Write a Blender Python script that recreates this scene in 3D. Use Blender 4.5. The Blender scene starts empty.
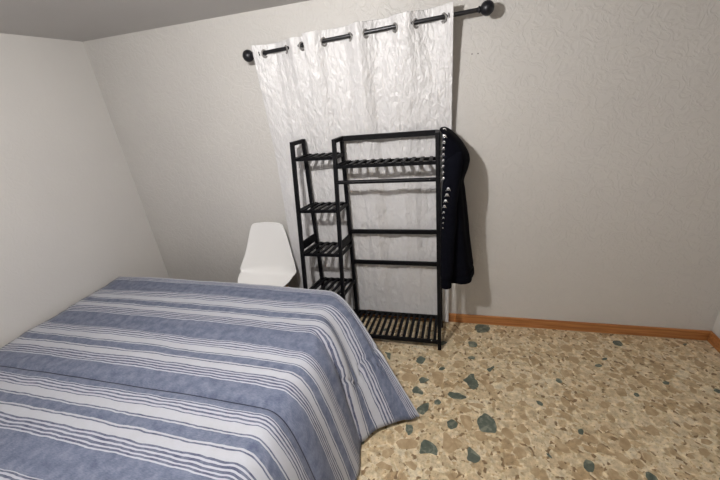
import bpy, bmesh, math, random
from mathutils import Vector, Matrix, noise
from mathutils.bvhtree import BVHTree
scene = bpy.context.scene
C = scene.collection
random.seed(4)
PI = math.pi

# ------------------------------------------------------------------ camera
CAM = Vector((0.0, -2.4, 1.824))
RM = Matrix(((0.96567904, 0.01411651, -0.25935442),
             (0.24205034, -0.41108676, 0.87887389),
             (-0.09421053, -0.91148692, -0.40039477)))
FPX = 340.0
cd = bpy.data.cameras.new('camera'); cam = bpy.data.objects.new('camera', cd); C.objects.link(cam)
cd.sensor_width = 36; cd.sensor_fit = 'HORIZONTAL'; cd.lens = FPX * 36 / 720; cd.clip_start = 0.02
rx, ry, rz = RM.col[0], -RM.col[1], -RM.col[2]
m = Matrix((rx, ry, rz)).transposed().to_4x4(); m.translation = CAM
cam.matrix_world = m
scene.camera = cam

# ------------------------------------------------------------------ world, lamp, exposure
w = bpy.data.worlds.new('world'); scene.world = w; w.use_nodes = True
w.node_tree.nodes['Background'].inputs[0].default_value = (0.8, 0.85, 1, 1)
w.node_tree.nodes['Background'].inputs[1].default_value = 0.0
scene.view_settings.view_transform = 'Standard'
scene.view_settings.look = 'None'
scene.view_settings.gamma = 1
scene.view_settings.exposure = 0.0
LAMP = Vector((-0.75, -1.68, 2.25)); LAMP_R = 0.032
LAMP_E = 2450.0


def ray_at(px, py, axis, val):
    d = RM @ Vector((px - 360, py - 240, FPX))
    return CAM + d * ((val - CAM[axis]) / d[axis])


# ------------------------------------------------------------------ material helpers
def mat(name, col, rough=0.5, metal=0.0, spec=None, coat=0, sheen=0, emis=0):
    mt = bpy.data.materials.new(name); mt.use_nodes = True
    b = mt.node_tree.nodes['Principled BSDF']
    b.inputs['Base Color'].default_value = (*col, 1)
    b.inputs['Roughness'].default_value = rough
    b.inputs['Metallic'].default_value = metal
    if spec is not None: b.inputs['Specular IOR Level'].default_value = spec
    b.inputs['Coat Weight'].default_value = coat
    b.inputs['Sheen Weight'].default_value = sheen
    if emis:
        b.inputs['Emission Color'].default_value = (*col, 1)
        b.inputs['Emission Strength'].default_value = emis
    return mt


class N:
    def __init__(s, mt):
        s.t = mt.node_tree; s.b = s.t.nodes['Principled BSDF']

    def n(s, ty, **kw):
        nd = s.t.nodes.new(ty)
        for k, v in kw.items():
            if k.startswith('_'): nd.inputs[k[1:].replace('_', ' ')].default_value = v
            else: setattr(nd, k, v)
        return nd

    def l(s, a, b): s.t.links.new(a, b)

    def ramp(s, src, stops, interp='LINEAR'):
        r = s.n('ShaderNodeValToRGB'); cr = r.color_ramp; cr.interpolation = interp
        while len(cr.elements) < len(stops): cr.elements.new(0.5)
        for e, (p, c) in zip(cr.elements, stops):
            e.position = p; e.color = (*c, 1)
        s.l(src, r.inputs[0]); return r

    def bump(s, h, strength, dist):
        b = s.n('ShaderNodeBump'); b.inputs['Strength'].default_value = strength
        b.inputs['Distance'].default_value = dist
        s.l(h, b.inputs['Height']); s.l(b.outputs[0], s.b.inputs['Normal']); return b


def g(v): return (v, v, v)


def wall_mat(name, col, bump):
    mt = mat(name, col, 0.55); k = N(mt)
    tc = k.n('ShaderNodeTexCoord')
    n1 = k.n('ShaderNodeTexNoise', _Scale=14.0, _Detail=3.0, _Roughness=.5, _Distortion=1.4); k.l(tc.outputs['Object'], n1.inputs[0])
    n2 = k.n('ShaderNodeTexNoise', _Scale=2.0, _Detail=2.0); k.l(tc.outputs['Object'], n2.inputs[0])
    r = k.ramp(n1.outputs[0], [(0.40, g(0)), (0.5, g(1)), (0.60, g(0.2))])
    k.bump(r.outputs[0], bump, 0.004)
    c = k.ramp(n2.outputs[0], [(0.3, tuple(x * 0.96 for x in col)), (0.7, col)])
    k.l(c.outputs[0], k.b.inputs['Base Color'])
    return mt


M_wall = wall_mat('wall_plaster', (0.60, 0.58, 0.555), 0.45)
M_wall_side = wall_mat('side_wall_paint', (0.62, 0.60, 0.575), 0.12)
M_ceil = wall_mat('ceiling_paint', (0.52, 0.505, 0.49), 0.1)

M_black = mat('black_lacquered_wood', (0.004, 0.004, 0.0052), 0.45, spec=0.14)
M_rod = mat('black_curtain_rod_metal', (0.012, 0.012, 0.016), 0.38, metal=0.2)
M_bar = mat('satin_rod_metal', (0.02, 0.02, 0.023), 0.35, metal=0.4)
M_grom = mat('antique_grommet_metal', (0.30, 0.29, 0.28), 0.35, metal=0.4)
M_plastic = mat('white_chair_plastic', (0.86, 0.85, 0.84), 0.28, spec=0.5)
M_wood = mat('beech_wood', (0.45, 0.27, 0.13), 0.45)
M_jacket = mat('navy_jersey', (0.0020, 0.0023, 0.0050), 0.95, spec=0.08)
M_silver = mat('silver_metal', (0.85, 0.85, 0.86), 0.22, metal=0.85)
M_zip = mat('grey_zip_tape', (0.5, 0.5, 0.52), 0.45)
M_hole = mat('screw_hole_shadow', (0.03, 0.028, 0.025), 0.9)
M_matt = mat('mattress_fabric', (0.75, 0.74, 0.70), 0.8)
M_bulb = mat('lamp_glass', (1.0, 0.975, 0.95), 0.3, emis=LAMP_E)
M_socket = mat('white_socket', (0.8, 0.8, 0.78), 0.4)

# orange wood baseboard
M_base = mat('orange_varnished_pine', (0.4, 0.2, 0.08), 0.35); k = N(M_base)
tc = k.n('ShaderNodeTexCoord'); mp = k.n('ShaderNodeMapping'); mp.inputs['Scale'].default_value = (1.5, 20, 34)
k.l(tc.outputs['Object'], mp.inputs[0])
nn = k.n('ShaderNodeTexNoise', _Scale=2.0, _Detail=6.0, _Distortion=.6); k.l(mp.outputs[0], nn.inputs[0])
r = k.ramp(nn.outputs[0], [(0.3, (0.27, 0.10, 0.03)), (0.6, (0.47, 0.20, 0.066)), (0.8, (0.54, 0.27, 0.10))])
k.l(r.outputs[0], k.b.inputs['Base Color'])

# crushed satin curtain
def satin(name, seed):
    mt = mat(name, (0.64, 0.63, 0.635), 0.36, spec=0.8); k = N(mt)
    tc = k.n('ShaderNodeTexCoord')
    mp = k.n('ShaderNodeMapping'); mp.inputs['Rotation'].default_value = (0, math.radians(18), 0)
    mp.inputs['Scale'].default_value = (1.0, 1.0, 0.50); mp.inputs['Location'].default_value = (seed, 0, seed)
    k.l(tc.outputs['Object'], mp.inputs[0])
    def crumple(rot, sc, scale, warp, seed2):
        mq = k.n('ShaderNodeMapping'); mq.inputs['Rotation'].default_value = (0, math.radians(rot), 0)
        mq.inputs['Scale'].default_value = (1.0, 0.6, sc); mq.inputs['Location'].default_value = (seed + seed2, seed2, seed)
        k.l(tc.outputs['Object'], mq.inputs[0])
        nz_ = k.n('ShaderNodeTexNoise', _Scale=scale * .6, _Detail=2.0); k.l(mq.outputs[0], nz_.inputs[0])
        va = k.n('ShaderNodeVectorMath', operation='MULTIPLY_ADD'); va.inputs[1].default_value = (warp, warp, warp)
        k.l(nz_.outputs[1], va.inputs[0]); k.l(mq.outputs[0], va.inputs[2])
        vo = k.n('ShaderNodeTexVoronoi', _Scale=scale); k.l(va.outputs[0], vo.inputs['Vector'])
        return vo.outputs['Distance']
    h1 = crumple(38, .40, 30, .13, 0.0); h2 = crumple(-36, .40, 52, .07, 5.0); h3 = crumple(14, .6, 105, .03, 9.0)
    m1 = k.n('ShaderNodeMath', operation='MULTIPLY_ADD'); m1.inputs[1].default_value = .55; k.l(h2, m1.inputs[0]); k.l(h1, m1.inputs[2])
    mx = k.n('ShaderNodeMath', operation='MULTIPLY_ADD'); mx.inputs[1].default_value = .28; k.l(h3, mx.inputs[0]); k.l(m1.outputs[0], mx.inputs[2])
    k.bump(mx.outputs[0], 0.62, 0.009)
    return mt


M_cur = satin('crushed_white_satin', 0.0)
M_cur2 = satin('crushed_white_satin_left', 3.7)

# striped quilt
BLUE = (0.088, 0.108, 0.175); MID = (0.22, 0.26, 0.40); WHT = (0.45, 0.46, 0.50); DK = (0.06, 0.07, 0.125); LT = (0.45, 0.46, 0.52)
M_quilt = mat('blue_striped_quilt', BLUE, 0.85, spec=0.2, sheen=0.15); k = N(M_quilt)
uv = k.n('ShaderNodeUVMap'); uv.uv_map = 'UVMap'
sep = k.n('ShaderNodeSeparateXYZ'); k.l(uv.outputs[0], sep.inputs[0])
wn = k.n('ShaderNodeTexNoise', _Scale=7.0, _Detail=2.0); k.l(uv.outputs[0], wn.inputs[0])
ws = k.n('ShaderNodeMath', operation='MULTIPLY_ADD'); ws.inputs[1].default_value = 0.018
wn2 = k.n('ShaderNodeTexNoise', _Scale=26.0, _Detail=1.0); k.l(uv.outputs[0], wn2.inputs[0])
ws2 = k.n('ShaderNodeMath', operation='MULTIPLY_ADD'); ws2.inputs[1].default_value = 0.005
k.l(wn2.outputs[0], ws2.inputs[0]); k.l(sep.outputs[1], ws2.inputs[2])
k.l(wn.outputs[0], ws.inputs[0]); k.l(ws2.outputs[0], ws.inputs[2])
dv = k.n('ShaderNodeMath', operation='DIVIDE'); dv.inputs[1].default_value = 0.42; k.l(ws.outputs[0], dv.inputs[0])
fr = k.n('ShaderNodeMath', operation='FRACT'); k.l(dv.outputs[0], fr.inputs[0])
P = 0.42
st = [(0.0, BLUE), (0.130, WHT), (0.134, DK), (0.141, LT), (0.149, DK), (0.157, LT), (0.166, DK), (0.175, LT),
      (0.184, DK), (0.190, WHT), (0.232, DK), (0.239, WHT), (0.246, BLUE), (0.292, WHT), (0.299, DK), (0.306, WHT),
      (0.345, DK), (0.353, LT), (0.362, DK), (0.371, LT), (0.380, DK), (0.389, LT), (0.397, DK), (0.404, LT), (0.411, BLUE)]
rp = k.ramp(fr.outputs[0], [(a / P, c) for a, c in st], 'CONSTANT')
mp = k.n('ShaderNodeMapping'); mp.inputs['Scale'].default_value = (60, 260, 1); k.l(uv.outputs[0], mp.inputs[0])
n1 = k.n('ShaderNodeTexNoise', _Scale=1.0, _Detail=4.0, _Roughness=.7); k.l(mp.outputs[0], n1.inputs[0])
n2 = k.n('ShaderNodeTexNoise', _Scale=22.0, _Detail=3.0); k.l(uv.outputs[0], n2.inputs[0])
mul = k.n('ShaderNodeMath', operation='ADD'); k.l(n1.outputs[0], mul.inputs[0]); k.l(n2.outputs[0], mul.inputs[1])
rr = k.ramp(mul.outputs[0], [(0.0, g(0)), (0.8, g(0.0)), (1.0, g(0.30))])
rr.color_ramp.elements[1].position = 0.75
mr = k.n('ShaderNodeMapRange'); k.l(mul.outputs[0], mr.inputs[0])
mr.inputs[1].default_value = 0.75; mr.inputs[2].default_value = 1.3; mr.inputs[3].default_value = 0.0; mr.inputs[4].default_value = 0.26
mix = k.n('ShaderNodeMix', data_type='RGBA'); k.l(mr.outputs[0], mix.inputs[0]); k.l(rp.outputs[0], mix.inputs[6])
mix.inputs[7].default_value = (0.55, 0.58, 0.68, 1)
sd = k.n('ShaderNodeMath', operation='SUBTRACT'); sd.inputs[1].default_value = 1.3415; k.l(sep.outputs[1], sd.inputs[0])
sa = k.n('ShaderNodeMath', operation='ABSOLUTE'); k.l(sd.outputs[0], sa.inputs[0])
sl = k.n('ShaderNodeMath', operation='LESS_THAN'); sl.inputs[1].default_value = 0.0028; k.l(sa.outputs[0], sl.inputs[0])
mixs = k.n('ShaderNodeMix', data_type='RGBA'); k.l(sl.outputs[0], mixs.inputs[0]); k.l(mix.outputs[2], mixs.inputs[6])
mixs.inputs[7].default_value = (0.03, 0.035, 0.06, 1)
k.l(mixs.outputs[2], k.b.inputs['Base Color'])
k.bump(n2.outputs[0], 0.35, 0.006)

# stone floor: cream matrix with chips
def stone(name, stops, sc, rough):
    mt = mat(name, stops[0][1], rough, spec=0.5); k = N(mt)
    tc = k.n('ShaderNodeTexCoord')
    n1 = k.n('ShaderNodeTexNoise', _Scale=sc, _Detail=6.0, _Roughness=.6, _Distortion=1.0); k.l(tc.outputs['Object'], n1.inputs[0])
    r = k.ramp(n1.outputs[0], stops); k.l(r.outputs[0], k.b.inputs['Base Color'])
    return mt


M_green = stone('green_marble_chip', [(0.3, (0.055, 0.07, 0.056)), (0.52, (0.105, 0.125, 0.10)), (0.68, (0.25, 0.26, 0.20))], 22, 0.3)
M_tan = stone('tan_marble_chip', [(0.3, (0.33, 0.225, 0.12)), (0.52, (0.43, 0.31, 0.18)), (0.72, (0.56, 0.43, 0.27))], 16, 0.3)
M_floor = mat('cream_terrazzo', (0.5, 0.4, 0.25), 0.3, spec=0.5); k = N(M_floor)
tc = k.n('ShaderNodeTexCoord')
dn = k.n('ShaderNodeTexNoise', _Scale=9.0, _Detail=3.0); k.l(tc.outputs['Object'], dn.inputs[0])
vm = k.n('ShaderNodeVectorMath', operation='MULTIPLY_ADD'); vm.inputs[1].default_value = (0.06, 0.06, 0)
k.l(dn.outputs[1], vm.inputs[0]); k.l(tc.outputs['Object'], vm.inputs[2])
v1 = k.n('ShaderNodeTexVoronoi', _Scale=15.0, voronoi_dimensions='2D'); k.l(vm.outputs[0], v1.inputs['Vector'])
v1e = k.n('ShaderNodeTexVoronoi', _Scale=15.0, voronoi_dimensions='2D', feature='DISTANCE_TO_EDGE'); k.l(vm.outputs[0], v1e.inputs['Vector'])
sepc = k.n('ShaderNodeSeparateColor'); k.l(v1.outputs['Color'], sepc.inputs[0])
cellc = k.ramp(sepc.outputs[0], [(0.0, (0.42, 0.30, 0.17)), (0.12, (0.56, 0.44, 0.28)), (0.34, (0.62, 0.51, 0.34)), (0.52, (0.57, 0.45, 0.285)), (0.70, (0.66, 0.55, 0.38)), (0.86, (0.50, 0.375, 0.225)), (0.95, (0.70, 0.61, 0.44))], 'CONSTANT')
v2 = k.n('ShaderNodeTexVoronoi', _Scale=62.0, voronoi_dimensions='2D'); k.l(vm.outputs[0], v2.inputs['Vector'])
sepc2 = k.n('ShaderNodeSeparateColor'); k.l(v2.outputs['Color'], sepc2.inputs[0])
smallc = k.ramp(sepc2.outputs[1], [(0.0, (0.22, 0.14, 0.07)), (0.12, (0.60, 0.49, 0.31)), (0.45, (0.72, 0.62, 0.44)), (0.7, (0.48, 0.35, 0.20)), (0.85, (0.68, 0.57, 0.39))], 'CONSTANT')
edge = k.ramp(v1e.outputs['Distance'], [(0.07, g(1)), (0.20, g(0))])
mxf = k.n('ShaderNodeMix', data_type='RGBA'); k.l(edge.outputs[0], mxf.inputs[0]); k.l(cellc.outputs[0], mxf.inputs[6]); k.l(smallc.outputs[0], mxf.inputs[7])
fn = k.n('ShaderNodeTexNoise', _Scale=30.0, _Detail=6.0, _Roughness=.65); k.l(tc.outputs['Object'], fn.inputs[0])
fr_ = k.ramp(fn.outputs[0], [(0.3, g(0.62)), (0.62, g(1.18))])
mxm = k.n('ShaderNodeMix', data_type='RGBA', blend_type='MULTIPLY'); mxm.inputs[0].default_value = 1
k.l(mxf.outputs[2], mxm.inputs[6]); k.l(fr_.outputs[0], mxm.inputs[7])
sn = k.n('ShaderNodeTexNoise', _Scale=75.0, _Detail=4.0, _Roughness=.7); k.l(tc.outputs['Object'], sn.inputs[0])
sr = k.ramp(sn.outputs[0], [(0.33, (0.45, 0.36, 0.26)), (0.42, g(1.0))])
mx3 = k.n('ShaderNodeMix', data_type='RGBA', blend_type='MULTIPLY'); mx3.inputs[0].default_value = 1
k.l(mxm.outputs[2], mx3.inputs[6]); k.l(sr.outputs[0], mx3.inputs[7])
k.l(mx3.outputs[2], k.b.inputs['Base Color'])


# ------------------------------------------------------------------ object helpers
def tag(o, label=None, cat=None, group=None, kind=None):
    if label: o['label'] = label
    if cat: o['category'] = cat
    if group: o['group'] = group
    if kind: o['kind'] = kind
    return o


def obj(name, bm, mt, parent=None, smooth=False, bevel=0, auto=None):
    me = bpy.data.meshes.new(name)
    bmesh.ops.recalc_face_normals(bm, faces=bm.faces) if not smooth == 'keep' else None
    bm.to_mesh(me); bm.free()
    for x in (mt if isinstance(mt, list) else [mt]): me.materials.append(x)
    o = bpy.data.objects.new(name, me); C.objects.link(o)
    if smooth:
        me.polygons.foreach_set('use_smooth', [True] * len(me.polygons))
    if bevel:
        md = o.modifiers.new('bevel', 'BEVEL'); md.width = bevel; md.segments = 2; md.limit_method = 'ANGLE'
    if parent:
        o.parent = parent
        o.matrix_parent_inverse = Matrix.Translation(-parent.location)
    return o


def empty(name, loc, label, cat, group=None):
    o = bpy.data.objects.new(name, None); C.objects.link(o); o.location = loc; o.empty_display_size = 0.1
    return tag(o, label, cat, group)


def bx(bm, x0, x1, y0, y1, z0, z1):
    r = bmesh.ops.create_cube(bm, size=1)
    for v in r['verts']:
        v.co = Vector(((x0 + x1) / 2 + v.co.x * (x1 - x0), (y0 + y1) / 2 + v.co.y * (y1 - y0), (z0 + z1) / 2 + v.co.z * (z1 - z0)))


def beam(bm, a, b, w, h, up=Vector((0, 0, 1))):
    """rectangular bar from a to b, w wide (sideways), h high (towards up)"""
    a = Vector(a); b = Vector(b); d = (b - a).normalized()
    s = d.cross(up)
    if s.length < 1e-4: s = Vector((1, 0, 0))
    s.normalize(); u = s.cross(d).normalized()
    vs = []
    for p in (a, b):
        for i, j in ((-1, -1), (1, -1), (1, 1), (-1, 1)):
            vs.append(bm.verts.new(p + s * (w / 2 * i) + u * (h / 2 * j)))
    for f in ((0, 1, 2, 3), (4, 5, 6, 7), (0, 1, 5, 4), (1, 2, 6, 5), (2, 3, 7, 6), (3, 0, 4, 7)):
        bm.faces.new([vs[i] for i in f])


def tube(bm, pts, rad, seg=16, cap=True):
    pts = [Vector(p) for p in pts]; n = len(pts)
    rad = rad if isinstance(rad, (list, tuple)) else [rad] * n
    rings = []
    ref = None
    for i, p in enumerate(pts):
        d = (pts[min(i + 1, n - 1)] - pts[max(i - 1, 0)]).normalized()
        if ref is None:
            ref = d.orthogonal().normalized()
        ref = (ref - d * ref.dot(d)).normalized(); s = d.cross(ref)
        rings.append([bm.verts.new(p + (ref * math.cos(2 * PI * q / seg) + s * math.sin(2 * PI * q / seg)) * rad[i]) for q in range(seg)])
    for i in range(n - 1):
        for q in range(seg):
            bm.faces.new((rings[i][q], rings[i][(q + 1) % seg], rings[i + 1][(q + 1) % seg], rings[i + 1][q]))
    if cap:
        bm.faces.new(rings[0]); bm.faces.new(rings[-1])


def torus(bm, c, nrm, R, r, seg=24, s2=8, flat=1.0):
    nrm = Vector(nrm).normalized(); a = nrm.orthogonal().normalized(); b = nrm.cross(a)
    rg = []
    for i in range(seg):
        t = 2 * PI * i / seg; d = a * math.cos(t) + b * math.sin(t)
        rg.append([bm.verts.new(Vector(c) + d * (R + r * math.cos(2 * PI * q / s2)) + nrm * (r * flat * math.sin(2 * PI * q / s2))) for q in range(s2)])
    for i in range(seg):
        for q in range(s2):
            bm.faces.new((rg[i][q], rg[i][(q + 1) % s2], rg[(i + 1) % seg][(q + 1) % s2], rg[(i + 1) % seg][q]))


def sphere(bm, c, r, seg=24):
    rr = bmesh.ops.create_uvsphere(bm, u_segments=seg, v_segments=seg // 2, radius=r)
    for v in rr['verts']: v.co += Vector(c)


# ------------------------------------------------------------------ room
X0, X1, Y0, CEIL = -2.75, 1.75, -3.7, 2.366
T = 0.1


def struct(name, bm, mt, **kw):
    o = obj(name, bm, mt, **kw); o['kind'] = 'structure'; return o


bm = bmesh.new(); bx(bm, X0 - T, X1 + T, 0, T, -T, CEIL + T); wall_back = struct('wall_back', bm, M_wall)
bm = bmesh.new(); bx(bm, X0 - T, X0, Y0, 0, -T, CEIL + T); struct('wall_left', bm, M_wall_side)
bm = bmesh.new(); bx(bm, X1, X1 + T, Y0, 0, -T, CEIL + T); struct('wall_right', bm, M_wall_side)
bm = bmesh.new(); bx(bm, X0 - T, X1 + T, Y0 - T, Y0, -T, CEIL + T); struct('wall_front', bm, M_wall_side)
bm = bmesh.new(); bx(bm, X0, X1, Y0, 0, CEIL, CEIL + T); struct('ceiling', bm, M_ceil)
# baseboards
def baseboard(name, x0, x1, y0, y1):
    bm = bmesh.new(); bx(bm, x0, x1, y0, y1, 0, 0.082); struct(name, bm, M_base, bevel=0.005)
baseboard('baseboard_back', X0 + .014, X1 - .014, -0.014, 0)
baseboard('baseboard_left', X0, X0 + 0.014, Y0, 0)
baseboard('baseboard_right', X1 - 0.014, X1, Y0, 0)
for (px, py) in ((472, 54), (478, 53.6)):
    p = ray_at(px, py, 1, 0); bm = bmesh.new(); tube(bm, [(p.x, -0.0006, p.z), (p.x, -0.0001, p.z)], 0.0035, 10)
    obj('screw_hole', bm, M_hole, wall_back)

# floor with its marble chips laid flush
bm = bmesh.new(); bx(bm, X0, X1, Y0, 0, -T, 0)
def crop(ox, oy, s, pts): return [(ox + a / s, oy + b / s) for a, b in pts]
GREEN = [
 crop(370, 340, 7.38, [(105, 85), (155, 95), (150, 150), (130, 130)]),
 crop(370, 340, 7.38, [(370, 115), (415, 135), (385, 180), (335, 160)]),
 crop(370, 340, 7.38, [(360, 290), (385, 270), (445, 292), (400, 318), (370, 320)]),
 crop(370, 340, 7.38, [(325, 345), (350, 340), (395, 385), (390, 405), (315, 390), (310, 370)]),
 crop(360, 400, 6, [(345, 45), (385, 20), (415, 15), (410, 60), (380, 90), (355, 80), (338, 60)]),
 crop(430, 340, 7.38, [(280, 10), (330, 10), (352, 35), (340, 55), (290, 50)]),
 crop(430, 340, 7.38, [(280, 125), (310, 118), (335, 125), (330, 145), (285, 140)]),
 crop(430, 340, 7.38, [(70, 205), (100, 195), (115, 210), (90, 225), (65, 222)]),
 crop(430, 340, 7.38, [(240, 295), (275, 275), (300, 248), (325, 250), (330, 285), (350, 300), (360, 340), (325, 370), (290, 350), (270, 315)]),
 crop(430, 340, 7.38, [(125, 400), (145, 380), (215, 390), (265, 415), (270, 430), (230, 440), (170, 435)]),
 crop(430, 340, 7.38, [(30, 450), (60, 435), (85, 460), (70, 478), (35, 475)]),
 crop(430, 340, 7.38, [(415, 215), (470, 190), (478, 200), (440, 240)]),
 crop(360, 400, 6, [(275, 145), (315, 150), (318, 190), (290, 215), (272, 180)]),
 [(421, 443), (424, 439), (433, 443), (438, 450), (437, 456), (430, 453), (419, 454)],
 crop(425, 400, 6, [(310, 130), (325, 100), (355, 78), (375, 85), (420, 120), (430, 200), (360, 195), (330, 185)]),
 crop(425, 400, 6, [(255, 290), (270, 280), (290, 300), (335, 340), (325, 370), (300, 380), (250, 360)]),
 crop(425, 400, 6, [(130, 130), (160, 112), (200, 140), (190, 165), (155, 178), (135, 160)]),
 crop(440, 300, 4.8, [(165, 130), (180, 112), (225, 115), (243, 135), (225, 155), (180, 158)]),
 crop(440, 300, 4.8, [(-10, 205), (20, 195), (38, 205), (10, 220)]),
]
TAN = [
 crop(370, 340, 7.38, [(245, 200), (290, 175), (320, 190), (300, 215)]),
 crop(370, 340, 7.38, [(230, 270), (270, 240), (345, 260), (355, 285), (330, 315), (240, 300)]),
 crop(430, 340, 7.38, [(10, 240), (55, 230), (105, 250), (90, 330), (40, 335)]),
 crop(430, 340, 7.38, [(160, 190), (190, 150), (250, 155), (260, 190), (200, 210)]),
 crop(430, 340, 7.38, [(360, 300), (400, 295), (470, 340), (475, 380), (430, 385), (410, 350)]),
 crop(430, 340, 7.38, [(150, 340), (200, 310), (205, 330), (160, 360)]),
 crop(430, 340, 7.38, [(135, 250), (190, 240), (200, 265), (150, 270)]),
 crop(425, 400, 6, [(110, 190), (135, 200), (165, 235), (185, 225), (235, 270), (150, 325), (105, 285)]),
 crop(425, 400, 6, [(205, 90), (270, 95), (290, 150), (265, 190), (235, 165)]),
 crop(425, 400, 6, [(250, 20), (330, 20), (360, 45), (330, 55)]),
 crop(425, 400, 6, [(200, 45), (240, 38), (290, 65), (240, 78), (200, 65)]),
 crop(360, 400, 6, [(210, 250), (290, 230), (350, 250), (340, 290), (240, 295)]),
 crop(360, 400, 6, [(90, 390), (130, 365), (200, 400), (180, 425), (120, 410)]),
 crop(360, 400, 6, [(265, 370), (310, 365), (345, 395), (330, 430)]),
 crop(360, 400, 6, [(135, 305), (185, 290), (210, 310), (160, 355), (130, 335)]),
 crop(360, 400, 6, [(200, 170), (245, 150), (260, 180), (240, 205)]),
 crop(440, 300, 4.8, [(110, 130), (140, 122), (158, 140), (130, 155)]),
 crop(440, 300, 4.8, [(60, 180), (100, 172), (120, 195), (80, 208)]),
]
placed = []
def chip(world_pts, mi, z):
    # the traced corners are rounded a little so that a chip reads as broken stone
    vs = [bm.verts.new((p[0], p[1], z)) for p in world_pts]
    try:
        f = bm.faces.new(vs); f.material_index = mi
        f.normal_update()
        if f.normal.z < 0: f.normal_flip()
    except ValueError: pass
def rough(pts):
    out = []
    n = len(pts)
    for i in range(n):
        a, b = pts[i], pts[(i + 1) % n]
        L = math.dist(a, b)
        out.append((a[0] * .86 + b[0] * .14, a[1] * .86 + b[1] * .14))
        mx, my = (a[0] + b[0]) / 2, (a[1] + b[1]) / 2
        out.append((mx + random.uniform(-1, 1) * L * .07, my + random.uniform(-1, 1) * L * .07))
        out.append((a[0] * .14 + b[0] * .86, a[1] * .14 + b[1] * .86))
    return out
for mi, lst in ((1, GREEN), (2, TAN)):
    for q in lst:
        wp = [ray_at(a, b, 2, 0) for a, b in q]; wp = [(p.x, min(p.y, -0.016)) for p in wp]
        cx = sum(p[0] for p in wp) / len(wp); cy = sum(p[1] for p in wp) / len(wp)
        placed.append((cx, cy, 0.045)); chip(rough(wp), mi, 0.0004 if mi == 1 else 0.0003)
for i in range(1500):
    cx = random.uniform(-0.9, 1.6); cy = random.uniform(-2.6, -0.05)
    if 0.0 < (cx + 0.5) and cx < 0.36 and -1.25 < cy: rr_ = 0.075
    else: rr_ = 0.06
    if cx < 0.36 and cx > -0.45 and -1.25 < cy < -.05 and random.random() < 0.9: continue
    R = random.choice([0.018, 0.025, 0.03, 0.04])
    if any(math.hypot(cx - a, cy - b) < c + R * 1.1 for a, b, c in placed): continue
    placed.append((cx, cy, R)); n = random.randint(5, 7)
    a0 = random.random() * 6; asp = random.uniform(.55, 1)
    pts = []
    for j in range(n):
        t = 2 * PI * j / n + random.uniform(-.25, .25); q = R * random.uniform(.75, 1.15)
        u, v = q * math.cos(t), q * math.sin(t) * asp
        pts.append((cx + u * math.cos(a0) - v * math.sin(a0), min(-.02, cy + u * math.sin(a0) + v * math.cos(a0))))
    chip(rough(pts), 1 if random.random() < .14 else 2, 0.0002)
me = bpy.data.meshes.new('floor'); bm.to_mesh(me); bm.free()
for x in (M_floor, M_green, M_tan): me.materials.append(x)
fo = bpy.data.objects.new('floor', me); C.objects.link(fo); fo['kind'] = 'structure'

# ------------------------------------------------------------------ ceiling lamp (above and in front of the view)
lamp = empty('ceiling_lamp', (LAMP.x, LAMP.y, CEIL), 'bare round bulb hanging below the ceiling over the bed', 'lamp')
bm = bmesh.new(); tube(bm, [(LAMP.x, LAMP.y, CEIL - .002), (LAMP.x, LAMP.y, CEIL - .022)], [.055, .045], 32); obj('canopy', bm, M_socket, lamp, bevel=.003)
bm = bmesh.new(); tube(bm, [(LAMP.x, LAMP.y, CEIL - .02), (LAMP.x, LAMP.y, LAMP.z + .045)], [.02, .018], 24); obj('socket', bm, M_socket, lamp)
bm = bmesh.new(); sphere(bm, LAMP, LAMP_R, 32); obj('bulb', bm, M_bulb, lamp, smooth=True)

# ------------------------------------------------------------------ bed and quilt
bed = empty('bed', (-1.7, -1.25, 0), 'bed in the lower left, hidden under a blue and white striped quilt', 'bed')
bm = bmesh.new(); bx(bm, -2.66, -0.84, -2.08, -0.56, 0.30, 0.50); obj('mattress', bm, M_matt, bed, bevel=.04)
bm = bmesh.new(); bx(bm, -2.68, -0.88, -2.06, -0.58, 0.12, 0.295); obj('bed_base', bm, M_wood, bed, bevel=.01)
for x in (-2.6, -0.98):
    for y in (-1.98, -0.66):
        bm = bmesh.new(); bx(bm, x - .03, x + .03, y - .03, y + .03, 0, .12); obj('leg', bm, M_wood, bed)

ZT = 0.568
# key columns along the open side: v, top edge (x,y), hem (x,y,z)
K = [(-2.15, (-.75, -2.15), (-.47, -2.32, .02)), (-1.8, (-.75, -1.8), (-.47, -1.96, .015)), (-1.5, (-.75, -1.5), (-.455, -1.66, .012)),
     (-1.25, (-.75, -1.25), (-.45, -1.42, .012)), (-1.10, (-.75, -1.12), (-.455, -1.29, .015)), (-.99, (-.75, -1.01), (-.475, -1.175, .02)),
     (-.95, (-.75, -.96), (-.53, -1.155, .022)), (-.91, (-.75, -.92), (-.505, -1.195, .022)), (-.87, (-.75, -.88), (-.46, -1.175, .022)),
     (-.79, (-.75, -.80), (-.405, -1.11, .03)), (-.70, (-.75, -.71), (-.335, -1.055, .03)), (-.61, (-.752, -.62), (-.265, -1.015, .03)),
     (-.53, (-.758, -.57), (-.205, -1.0, .03)), (-.45, (-.775, -.525), (-.175, -.965, .03))]


def cr(p0, p1, p2, p3, t):
    return tuple(0.5 * ((2 * b) + (-a + c) * t + (2 * a - 5 * b + 4 * c - d) * t * t + (-a + 3 * b - 3 * c + d) * t ** 3) for a, b, c, d in zip(p0, p1, p2, p3))


cols = []
SUB = 14
for i in range(len(K) - 1):
    q = [K[max(i - 1, 0)], K[i], K[i + 1], K[min(i + 2, len(K) - 1)]]
    fl = [(a[0], *a[1], *a[2]) for a in q]
    sub = 34 if i < 3 else SUB
    for s in range(sub): cols.append(cr(*fl, s / sub))
cols.append((K[-1][0], *K[-1][1], *K[-1][2]))
XL = -2.72
NX, NT = 110, 60


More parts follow.
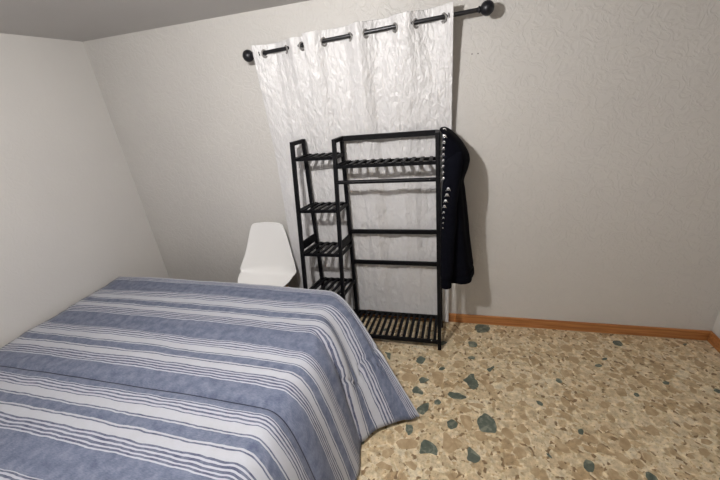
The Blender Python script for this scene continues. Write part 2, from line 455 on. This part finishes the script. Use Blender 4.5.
def topz(x, y):
    z = ZT + 0.012 * math.sin((x + 2.7) * 1.6) + 0.010 * noise.noise(Vector((x * 2.2, y * 5.5, 1))) + 0.004 * noise.noise(Vector((x * 6, y * 22, 3)))
    # stitched seam across the quilt
    z -= 0.014 * math.exp(-((y + 1.468) / 0.011) ** 2)
    # the padding stands a little higher along the far edge
    z += .008 * max(0, 1 - (-.5 - y) / .25) if y > -.75 else 0
    return z


def bez(a, b, c, d, t):
    return a * (1 - t) ** 3 + b * 3 * t * (1 - t) ** 2 + c * 3 * t * t * (1 - t) + d * t ** 3


rows = []
for (v, ex, ey, hx, hy, hz) in cols:
    row = []
    EI = 0.05
    for i in range(NX):
        t = i / NX; x = XL + (ex - EI - XL) * t ** 0.8
        vy = v if v < -.5 else -.5 + (v + .5) * .3
        y = vy + (ey - vy) * t
        row.append((Vector((x, y, topz(x, y))), x))
    E0 = Vector((ex - EI, ey, topz(ex - EI, ey)))
    Hh = Vector((hx, hy, hz)); out = Vector((hx - ex, hy - ey, 0)); ol = out.length; out.normalize()
    P1 = E0 + Vector((0.125, 0, 0.016)) + out * .02
    P2 = E0 + Vector((0.085, 0, -.09)) + out * (ol * .38)
    P2.z = ZT - .15
    L = 0; prev = E0
    for j in range(NT + 1):
        t = j / NT; p = bez(E0, P1, P2, Hh, t)
        L += (p - prev).length; prev = p
        fold = 0.010 * math.sin(t * PI) * noise.noise(Vector((v * 9, t * 2.0, 5))) + 0.006 * t * math.sin(v * 26)
        fold -= .055 * math.exp(-((v + .925) / .022) ** 2) * t ** .6 * (1 - t) ** .4
        fold -= .012 * math.exp(-((v + 1.468) / .011) ** 2)
        fold += .020 * math.exp(-((v + 1.03) / .05) ** 2) * math.sin(t * PI)
        if v > -.95:
            # the loose corner buckles, and a quilting seam pinches it low down
            fold += .020 * math.sin(t * PI) ** .8 * math.sin((v + .95) * 24) * min(1, (v + .95) / .1)
            sv = (t - (.74 + .05 * math.sin(v * 30))) / .012
            fold -= .013 * math.exp(-sv * sv)
            fold += .006 * math.sin(v * 150) * math.exp(-((t - .74) / .05) ** 2)
        p = p + Vector((1, 0, 0.2)) * fold
        if p.z < 0.008: p.z = 0.008
        row.append((p, ex - EI + L))
    rows.append((v, row))
bm = bmesh.new(); uvl = bm.loops.layers.uv.new('UVMap')
grid = [[bm.verts.new(p) for p, u in row] for v, row in rows]
uvs = {}
for (v, row), gr in zip(rows, grid):
    for (p, u), vt in zip(row, gr): uvs[vt] = (u, v)
# far side: from the last row down behind the bed
last = rows[-1][1]; nlast = len(last); NB = 22
far = [grid[-1]]
for b in range(1, NB + 1):
    wv = b / NB; cur = []
    for q, (p, u) in enumerate(last):
        if q < NX:
            Hq = Vector((p.x, -.445, .03)); a1 = p + Vector((0, .05, 0)); a2 = Vector((p.x, -.455, .42))
        else:
            t = (q - NX) / NT
            Hq = Vector((-.80 + .625 * t, -.43 - .535 * t ** 1.3, .03))
            a1 = p + Vector((0.01, .06 * (1 - t), -.01)) ; a2 = (p + Hq) / 2 + Vector((0.02 * (1 - t), .04 * (1 - t), .05 * (1 - t)))
        c = bez(p, a1, a2, Hq, wv)
        if c.z < .008: c.z = .008
        vt = bm.verts.new(c); uvs[vt] = (u, -.45 + wv * .5 * (1 if q < NX else 1 - (q - NX) / NT)); cur.append(vt)
    far.append(cur)
near = [grid[0]]
for b in range(1, NB + 1):
    wv = b / NB; cur = []
    for q, (p, u) in enumerate(rows[0][1]):
        if q < NX:
            Hq = Vector((p.x, -2.26, .03)); a1 = p - Vector((0, .07, 0)); a2 = Vector((p.x, -2.24, .42))
        else:
            t = (q - NX) / NT
            Hq = Vector((-.80 + .33 * t, -2.26 - .06 * t, .03 - .01 * t))
            a1 = p - Vector((0, .06 * (1 - t), .01)); a2 = (p + Hq) / 2
        c = bez(p, a1, a2, Hq, wv)
        if c.z < .008: c.z = .008
        vt = bm.verts.new(c); uvs[vt] = (u, -2.15 - wv * .5 * (1 if q < NX else 1 - (q - NX) / NT)); cur.append(vt)
    near.append(cur)
for G in (grid, far, near[::-1]):
    for i in range(len(G) - 1):
        for j in range(len(G[i]) - 1):
            try: f = bm.faces.new((G[i][j], G[i][j + 1], G[i + 1][j + 1], G[i + 1][j]))
            except ValueError: continue
            for lp in f.loops:
                uu, vv = uvs[lp.vert]; lp[uvl].uv = (uu, -vv - 0.1265)
quilt = obj('quilt', bm, M_quilt, smooth=True)
md = quilt.modifiers.new('thick', 'SOLIDIFY'); md.thickness = 0.016; md.offset = -1
tag(quilt, 'blue and white striped quilt spread over the bed, its corner hanging to the floor', 'quilt')

# ------------------------------------------------------------------ shell chair behind the bed
CX, CY = -1.487, -0.055
chair = empty('shell_chair', (CX, CY - .2, 0), 'white moulded plastic shell chair between the bed and the wall', 'chair')
prof = [  # s: (y offset from wall-side top, z, half width, side curl forward, edge drop)
    (0.00, .020, .872, .060, .000), (0.015, .022, .872, .105, .002), (0.04, .022, .863, .138, .006), (.12, .014, .80, .166, .018), (.25, .0, .72, .192, .032),
    (.40, -.020, .63, .222, .052), (.52, -.040, .56, .250, .075), (.60, -.062, .505, .264, .098), (.68, -.10, .455, .256, .105),
    (.76, -.165, .428, .250, .088), (.86, -.26, .428, .236, .056), (.94, -.335, .440, .20, .02), (.98, -.375, .432, .17, .005), (1.0, -.390, .424, .13, 0.0)]
NW = 24
bm = bmesh.new(); G = []
NP = 60
def pinterp(s):
    for i in range(len(prof) - 1):
        if prof[i][0] <= s <= prof[i + 1][0]:
            q = [prof[max(i - 1, 0)], prof[i], prof[i + 1], prof[min(i + 2, len(prof) - 1)]]
            t = (s - prof[i][0]) / (prof[i + 1][0] - prof[i][0])
            return cr(q[0][1:], q[1][1:], q[2][1:], q[3][1:], t)
for a in range(NP + 1):
    s = a / NP; dy, z, hw, curl = pinterp(s); z += .025 * max(0, 1 - s / .6); dy *= .85
    upd = min(1, max(0, (s - .55) / .25))  # back: curl forward (-y); seat: curl up (+z)
    row = []
    for b in range(NW + 1):
        t = -1 + 2 * b / NW; e = abs(t) ** 2.6
        x = CX + hw * math.sin(t * PI / 2) if False else CX + hw * t
        y = CY + dy - curl * e * (1 - upd)
        zz = z + curl * e * upd
        if s < .08: zz -= .012 * abs(t) ** 3 * (1 - s / .08)
        row.append(bm.verts.new((x, y, zz)))
    G.append(row)
for i in range(NP):
    for j in range(NW): bm.faces.new((G[i][j], G[i][j + 1], G[i + 1][j + 1], G[i + 1][j]))
sh = obj('seat_shell', bm, M_plastic, chair, smooth=True)
md = sh.modifiers.new('sub', 'SUBSURF'); md.levels = 1; md.render_levels = 1
md = sh.modifiers.new('thick', 'SOLIDIFY'); md.thickness = .007; md.offset = 0
for sx in (-1, 1):
    for (ty, fy) in ((-.12, -.02), (-.30, -.36)):
        bm = bmesh.new(); tube(bm, [(CX + sx * .12, CY + ty, .415), (CX + sx * .20, CY + fy, 0.0)], [.016, .011], 16)
        obj('leg', bm, M_wood, chair)
bm = bmesh.new()
for sx in (-1, 1):
    tube(bm, [(CX + sx * .14, CY - .105, .34), (CX - sx * .14, CY - .31, .30)], .004, 8)
    tube(bm, [(CX + sx * .14, CY - .105, .34), (CX + sx * .17, CY - .335, .20)], .004, 8)
obj('brace', bm, M_rod, chair)

# ------------------------------------------------------------------ curtain rod
RY = -0.10
ra = Vector((-1.263, RY, 2.1055)); rb = Vector((0.118, RY, 2.1645))
rdir = (rb - ra).normalized()
def rz_at(x): return ra.z + (x - ra.x) * (rb.z - ra.z) / (rb.x - ra.x)
rod = empty('curtain_rod', ((ra.x + rb.x) / 2, 0, 2.13), 'black curtain rod with round ball ends mounted on the back wall', 'curtain rod')
bm = bmesh.new(); tube(bm, [ra, rb], .0115, 20); obj('rod', bm, M_bar, rod, smooth=False)
for name, end, sg in (('finial', ra, -1), ('finial', rb, 1)):
    bm = bmesh.new()
    pr = [(0, .0125), (.006, .0125), (.008, .017), (.014, .018), (.018, .012), (.024, .011)]
    tube(bm, [end + rdir * (sg * a) for a, _ in pr], [r_ for _, r_ in pr], 24)
    sphere(bm, end + rdir * (sg * .052), .037, 28)
    obj('finial', bm, M_rod, rod, smooth=True)
for x in (-1.225, -.03):
    bm = bmesh.new(); z = rz_at(x)
    tube(bm, [(x, -.001, z - .01), (x, -.006, z - .01)], .02, 20)
    tube(bm, [(x, -.004, z - .01), (x, RY + .012, z - .01)], .006, 12)
    torus(bm, (x, RY, z), rdir, .0165, .0035, 20, 8)
    obj('bracket', bm, M_rod, rod)

# ------------------------------------------------------------------ curtains
def curtain(name, label, x_l, x_r, zeros, first_sign, mt, hem, edges, seed, nx, nz, zmax):
    """zeros = grommet x positions; the cloth passes from one side of the rod to the other at each"""
    knots = [zeros[0] - (zeros[1] - zeros[0]) * .9] + list(zeros) + [zeros[-1] + .13]
    if knots[0] > x_l: knots[0] = x_l - .02
    def wave(x):
        sgn = first_sign
        for i in range(len(knots) - 1):
            if x < knots[i + 1] or i == len(knots) - 2:
                t = (x - knots[i]) / (knots[i + 1] - knots[i]); t = max(0, min(1, t))
                return sgn * math.sin(t * PI)
            sgn = -sgn
    root = empty(name, ((x_l + x_r) / 2, RY, hem((x_l + x_r) / 2)), label, 'curtain', None)
    bm = bmesh.new(); G = []
    for j in range(nz + 1):
        s = (j / nz) ** 1.0; row = []
        for i in range(nx + 1):
            u = i / nx; xt = x_l + (x_r - x_l) * u
            ztop = rz_at(xt) + zmax + .006 * noise.noise(Vector((xt * 14, seed, 0)))
            zb = hem(xt); z = ztop + (zb - ztop) * s
            xl2, xr2 = edges(s); x = xl2 + (xr2 - xl2) * u
            d = max(0, (ztop - z)) ; fade = max(0.0, 1 - d / 1.0)
            A = .026 * (.15 + .85 * max(0.0, 1 - d / .55) ** 1.2)
            y0 = RY + (.052 * min(1, d / .75) ** 1.2)
            y = y0 + wave(xt) * A
            sw = .021 * min(1, d / .5)
            y += sw * noise.noise(Vector((x * 9.5, z * .55, seed))) + .006 * noise.noise(Vector((x * 26, z * 1.3, seed + 9)))
            y += .0035 * noise.noise(Vector((x * 30 + z * 8, z * 18, seed + 3)))
            if name == 'curtain' and seed == 2: y -= .022 * max(0, 1 - (xt - x_l) / .12)
            if z < .30: y -= .012 * ((.30 - z) / .30) ** 2
            row.append(bm.verts.new((x, min(y, -.022), z)))
        G.append(row)
    for j in range(nz):
        for i in range(nx):
            vs = (G[j][i], G[j][i + 1], G[j + 1][i + 1], G[j + 1][i])
            c = (vs[0].co + vs[2].co) / 2
            if any(abs(c.x - zx) < .0135 and abs(c.y - RY) < .04 and (c.z - rz_at(zx)) ** 2 + (c.x - zx) ** 2 * 1.5 < .0175 ** 2 for zx in zeros): continue
            bm.faces.new(vs)
    for v in [v for v in bm.verts if not v.link_faces]: bm.verts.remove(v)
    cl = obj('curtain_panel', bm, mt, root, smooth=True)
    md = cl.modifiers.new('thick', 'SOLIDIFY'); md.thickness = .0014; md.offset = 0
    sgn = -first_sign
    for i, zx in enumerate(zeros):
        # cloth direction at the grommet
        kx = knots; iv = kx[i + 2] - kx[i + 1]
        slope = sgn * PI * .027 / ((kx[i + 2] - kx[i]) / 2)
        nrm = Vector((-slope, 1, 0))
        # turned a little towards the rod direction, as an eyelet threaded on a rod sits
        nrm = (nrm.normalized() + rdir * (-.35 * sgn)).normalized()
        b2 = bmesh.new(); torus(b2, (zx, RY, rz_at(zx) - .006), nrm, .0205, .006, 28, 8, .6)
        obj('grommet', b2, M_grom, root, smooth=True)
        sgn = -sgn
    return root


def hem_l(x): return .10 + .01 * math.sin(x * 20)
def hem_r(x):
    base = .085 + .012 * math.sin(x * 17 + .6) - .025 * max(0, (x + .45) / .45)
    k_ = min(1, max(0, (x + .085) / .05)); return base * (1 - k_) + .03 * k_
curtain('curtain', 'narrow left curtain panel of crushed white satin, behind the slim shelf tower', -1.265, -.868, [-1.192, -1.039, -.925], -1, M_cur2, hem_l,
        lambda s: (-1.265 - .045 * s, -.868 - .02 * s), 11, 170, 420, .047)
curtain('curtain', 'wide right curtain panel of crushed white satin, behind the clothes rack bars', -.905, -.006, [-.778, -.612, -.509, -.337, -.213, -.060], -1, M_cur, hem_r,
        lambda s: (-.905 + .02 * s, -.006 - .008 * s), 2, 340, 460, .058)

# ------------------------------------------------------------------ black garment rack
rack = empty('garment_rack', (-.58, -.23, 0), 'black wooden garment rack with a slim shelf tower, standing in front of the white curtains', 'clothes rack')
W = .026
TOP = 1.55
def post_line(xt, xb, yt, yb): return lambda z: Vector((xb + (xt - xb) * z / TOP, yb + (yt - yb) * z / TOP, z))
LF = post_line(-1.052, -1.118, -.215, -.355); LB = post_line(-1.018, -1.062, -.100, -.085)
MF = post_line(-.752, -.808, -.215, -.355); MB = post_line(-.735, -.775, -.100, -.085)
RF = post_line(-.090, -.074, -.215, -.352); RB = post_line(-.093, -.070, -.100, -.085)
for ln in (LF, LB, MF, MB, RF, RB):
    bm = bmesh.new(); beam(bm, ln(0), ln(TOP), W, W, Vector((0, 1, 0))); obj('post', bm, M_black, rack, bevel=.002)
for F, B in ((LF, LB), (MF, MB), (RF, RB)):
    bm = bmesh.new(); beam(bm, F(TOP - .012) + Vector((0, -.012, 0)), B(TOP - .012) + Vector((0, .012, 0)), W + .002, .026)
    obj('side_rail', bm, M_black, rack, bevel=.002)
bm = bmesh.new(); beam(bm, MB(TOP - .014), RB(TOP - .014), .020, .034); obj('top_rail', bm, M_black, rack, bevel=.002)
for z in (.845, .582):
    bm = bmesh.new(); beam(bm, MB(z), RB(z), .018, .032); obj('cross_bar', bm, M_black, rack, bevel=.002)
a, b = MF(1.268), RF(1.268)
bm = bmesh.new(); tube(bm, [a, b], .0135, 18); hr = obj('hanging_rod', bm, M_black, rack)
p = a.lerp(b, .925); bm = bmesh.new(); sphere(bm, p + Vector((0, -.0105, .003)), .0035, 10); obj('screw', bm, M_silver, hr)
for F, B in ((LF, LB), (MF, MB)):
    bm = bmesh.new(); beam(bm, F(.80), B(.80), .014, .062); obj('side_guard', bm, M_black, rack, bevel=.002)


def shelf(F0, B0, F1, B1, z, n, sw, rail=.021, rise=0.0):
    bm = bmesh.new()
    f0, f1, b0, b1 = F0(z), F1(z), B0(z + rise), B1(z + rise)
    beam(bm, f0, f1, .018, rail); beam(bm, b0, b1, .018, rail)
    beam(bm, f0 + Vector((0, 0, 0)), b0, .018, rail); beam(bm, f1, b1, .018, rail)
    up = Vector((0, 0, .011))
    for i in range(n):
        t = (i + .75) / (n + .5)
        beam(bm, f0.lerp(f1, t) + up + Vector((0, -.006, 0)), b0.lerp(b1, t) + up + Vector((0, .006, 0)), sw, .009)
    return obj('shelf', bm, M_black, rack)


shelf(LF, LB, MF, MB, 1.432, 5, .022)
shelf(LF, LB, MF, MB, 1.068, 5, .022)
shelf(LF, LB, MF, MB, .735, 5, .024)
shelf(LF, LB, MF, MB, .405, 5, .024)
shelf(MF, MB, RF, RB, 1.372, 11, .023)
bs = shelf(LF, LB, RF, RB, .064, 22, .021, .028, .030)
f = LF(.055).lerp(RF(.055), .992); bm = bmesh.new(); sphere(bm, ray_at(431.5, 340.5, 1, -.362), .0045, 10); obj('screw', bm, M_silver, bs)

# ------------------------------------------------------------------ jacket hung on the right end of the rack
jk = empty('jacket', (0.0, -.2, 1.55), 'dark navy jacket with silver lacing, hung on the right end of the rack', 'jacket')
# z, x left, x right, y centre, y half depth
SEC = [(1.568, -.074, -.052, -.165, .055), (1.564, -.078, -.040, -.170, .085), (1.548, -.070, -.012, -.18, .10), (1.51, -.062, .028, -.185, .108), (1.46, -.062, .068, -.19, .112),
       (1.39, -.060, .103, -.195, .112), (1.33, -.058, .097, -.20, .112), (1.25, -.056, .072, -.205, .112), (1.17, -.054, .080, -.21, .114), (1.0, -.052, .098, -.21, .118),
       (.85, -.050, .116, -.21, .120), (.70, -.046, .138, -.21, .122), (.64, -.040, .150, -.21, .120), (.61, -.036, .148, -.21, .116), (.60, -.034, .155, -.21, .118), (.56, -.034, .160, -.21, .118), (.552, -.03, .154, -.21, .108)]
NS = 56
bm = bmesh.new(); G = []
nrow = 90
for a_ in range(nrow + 1):
    tt = a_ / nrow * (len(SEC) - 1); i = min(int(tt), len(SEC) - 2); fr2 = tt - i
    q = [SEC[max(i - 1, 0)], SEC[i], SEC[i + 1], SEC[min(i + 2, len(SEC) - 1)]]
    z, xl, xr, yc, hy = cr(*q, fr2)
    row = []
    for b_ in range(NS):
        th = 2 * PI * b_ / NS
        c, s = math.cos(th), math.sin(th)
        px = math.copysign(abs(c) ** .75, c); py = math.copysign(abs(s) ** .85, s)
        low = min(1, max(0, (1.5 - z) / .6))
        wv = .010 * low * math.sin(th * 5 + z * 1.5) + .008 * noise.noise(Vector((c * 2, s * 2, z * 2.5))) + .003 * noise.noise(Vector((c * 5, s * 5, z * 12)))
        x = (xl + xr) / 2 + px * ((xr - xl) / 2)
        y = yc + py * (hy + wv)
        y += .045 * min(1, max(0, px)) * (1 - .3 * abs(py))
        if c > -.3: x += wv * .6 * max(0, c)
        row.append(bm.verts.new((x, y, z)))
    G.append(row)
for i in range(nrow):
    for j in range(NS): bm.faces.new((G[i][j], G[i][(j + 1) % NS], G[i + 1][(j + 1) % NS], G[i + 1][j]))
bm.faces.new(G[0]); bm.faces.new(G[-1])
bm.normal_update(); bvh_b = BVHTree.FromBMesh(bm)
body = obj('jacket_body', bm, M_jacket, jk, smooth=True)

# sleeve hanging down in front
SL = [(.028, -.255, 1.44, .040, .040), (.006, -.300, 1.36, .050, .046), (-.008, -.325, 1.25, .050, .046), (-.016, -.340, 1.10, .047, .042), (-.020, -.348, .95, .044, .040),
      (-.023, -.352, .80, .042, .038), (-.026, -.352, .66, .040, .036), (-.028, -.350, .625, .037, .033), (-.029, -.350, .615, .033, .030), (-.029, -.350, .605, .035, .032), (-.030, -.349, .553, .035, .032), (-.030, -.349, .545, .031, .028)]
bm = bmesh.new(); G = []; nrow = 70; NS2 = 28
for a_ in range(nrow + 1):
    tt = a_ / nrow * (len(SL) - 1); i = min(int(tt), len(SL) - 2); fr2 = tt - i
    x0, y0, z0, rx_, ry_ = cr(SL[max(i - 1, 0)], SL[i], SL[i + 1], SL[min(i + 2, len(SL) - 1)], fr2)
    row = []
    for b_ in range(NS2):
        th = 2 * PI * b_ / NS2
        wv = 1 + .10 * noise.noise(Vector((math.cos(th) * 1.5, math.sin(th) * 1.5, z0 * 9)))
        row.append(bm.verts.new((x0 + math.cos(th) * rx_ * wv, y0 + math.sin(th) * ry_ * wv, z0)))
    G.append(row)
for i in range(nrow):
    for j in range(NS2): bm.faces.new((G[i][j], G[i][(j + 1) % NS2], G[i + 1][(j + 1) % NS2], G[i + 1][j]))
bm.faces.new(G[0]); bm.faces.new(G[-1])
bm.normal_update(); bvh_s = BVHTree.FromBMesh(bm)
sleeve = obj('sleeve', bm, M_jacket, jk, smooth=True)


def snap(px, py):
    best = None
    d = (RM @ Vector((px - 360, py - 240, FPX))).normalized()
    for bv in (bvh_b, bvh_s):
        h = bv.ray_cast(CAM, d)
        if h[0] is not None and (best is None or h[3] < best[1]): best = (h[0], h[3], h[1])
    return best


def lace(px, py, s, parent):
    h = snap(px, py)
    if not h: return
    p = h[0] - Vector((0, .0055, 0)); nr = h[2]
    if nr.y > 0: nr = -nr
    nr = (nr + Vector((0, -1, 0))).normalized()
    bm = bmesh.new()
    torus(bm, p, nr, .0068 * s, .0021 * s, 16, 6)
    q = p + Vector((0, -.003, 0))
    tube(bm, [q + Vector((-.014 * s, 0, -.012 * s)), q + Vector((0, -.002, .006 * s)), q + Vector((.013 * s, 0, -.010 * s))], .0022 * s, 8)
    obj('eyelet', bm, M_silver, parent, smooth=True)


for (a_, b_) in ((83, 55), (83, 95), (81, 133), (79, 170), (78, 207), (77, 243), (77, 278), (77, 316), (77, 350)):
    lace(430.6 + a_ / 6, 120 + b_ / 6, 1.15, body)
for (px, py, s) in ((448.3, 188.7, 1), (447, 194.5, 1), (445.6, 200.5, 1), (444.5, 206, .9), (443.8, 212, .7), (443.4, 217.5, .6), (443.2, 222.5, .5), (443, 227.5, .4)):
    lace(px, py, s, sleeve)
pts = []
for i in range(14):
    h = snap(441.4 - .02 * i, 134 + i * 3.9)
    if h: pts.append(h[0] - Vector((0, .002, 0)))
if len(pts) > 2:
    bm = bmesh.new(); tube(bm, pts, .005, 8); obj('zipper', bm, M_zip, body)
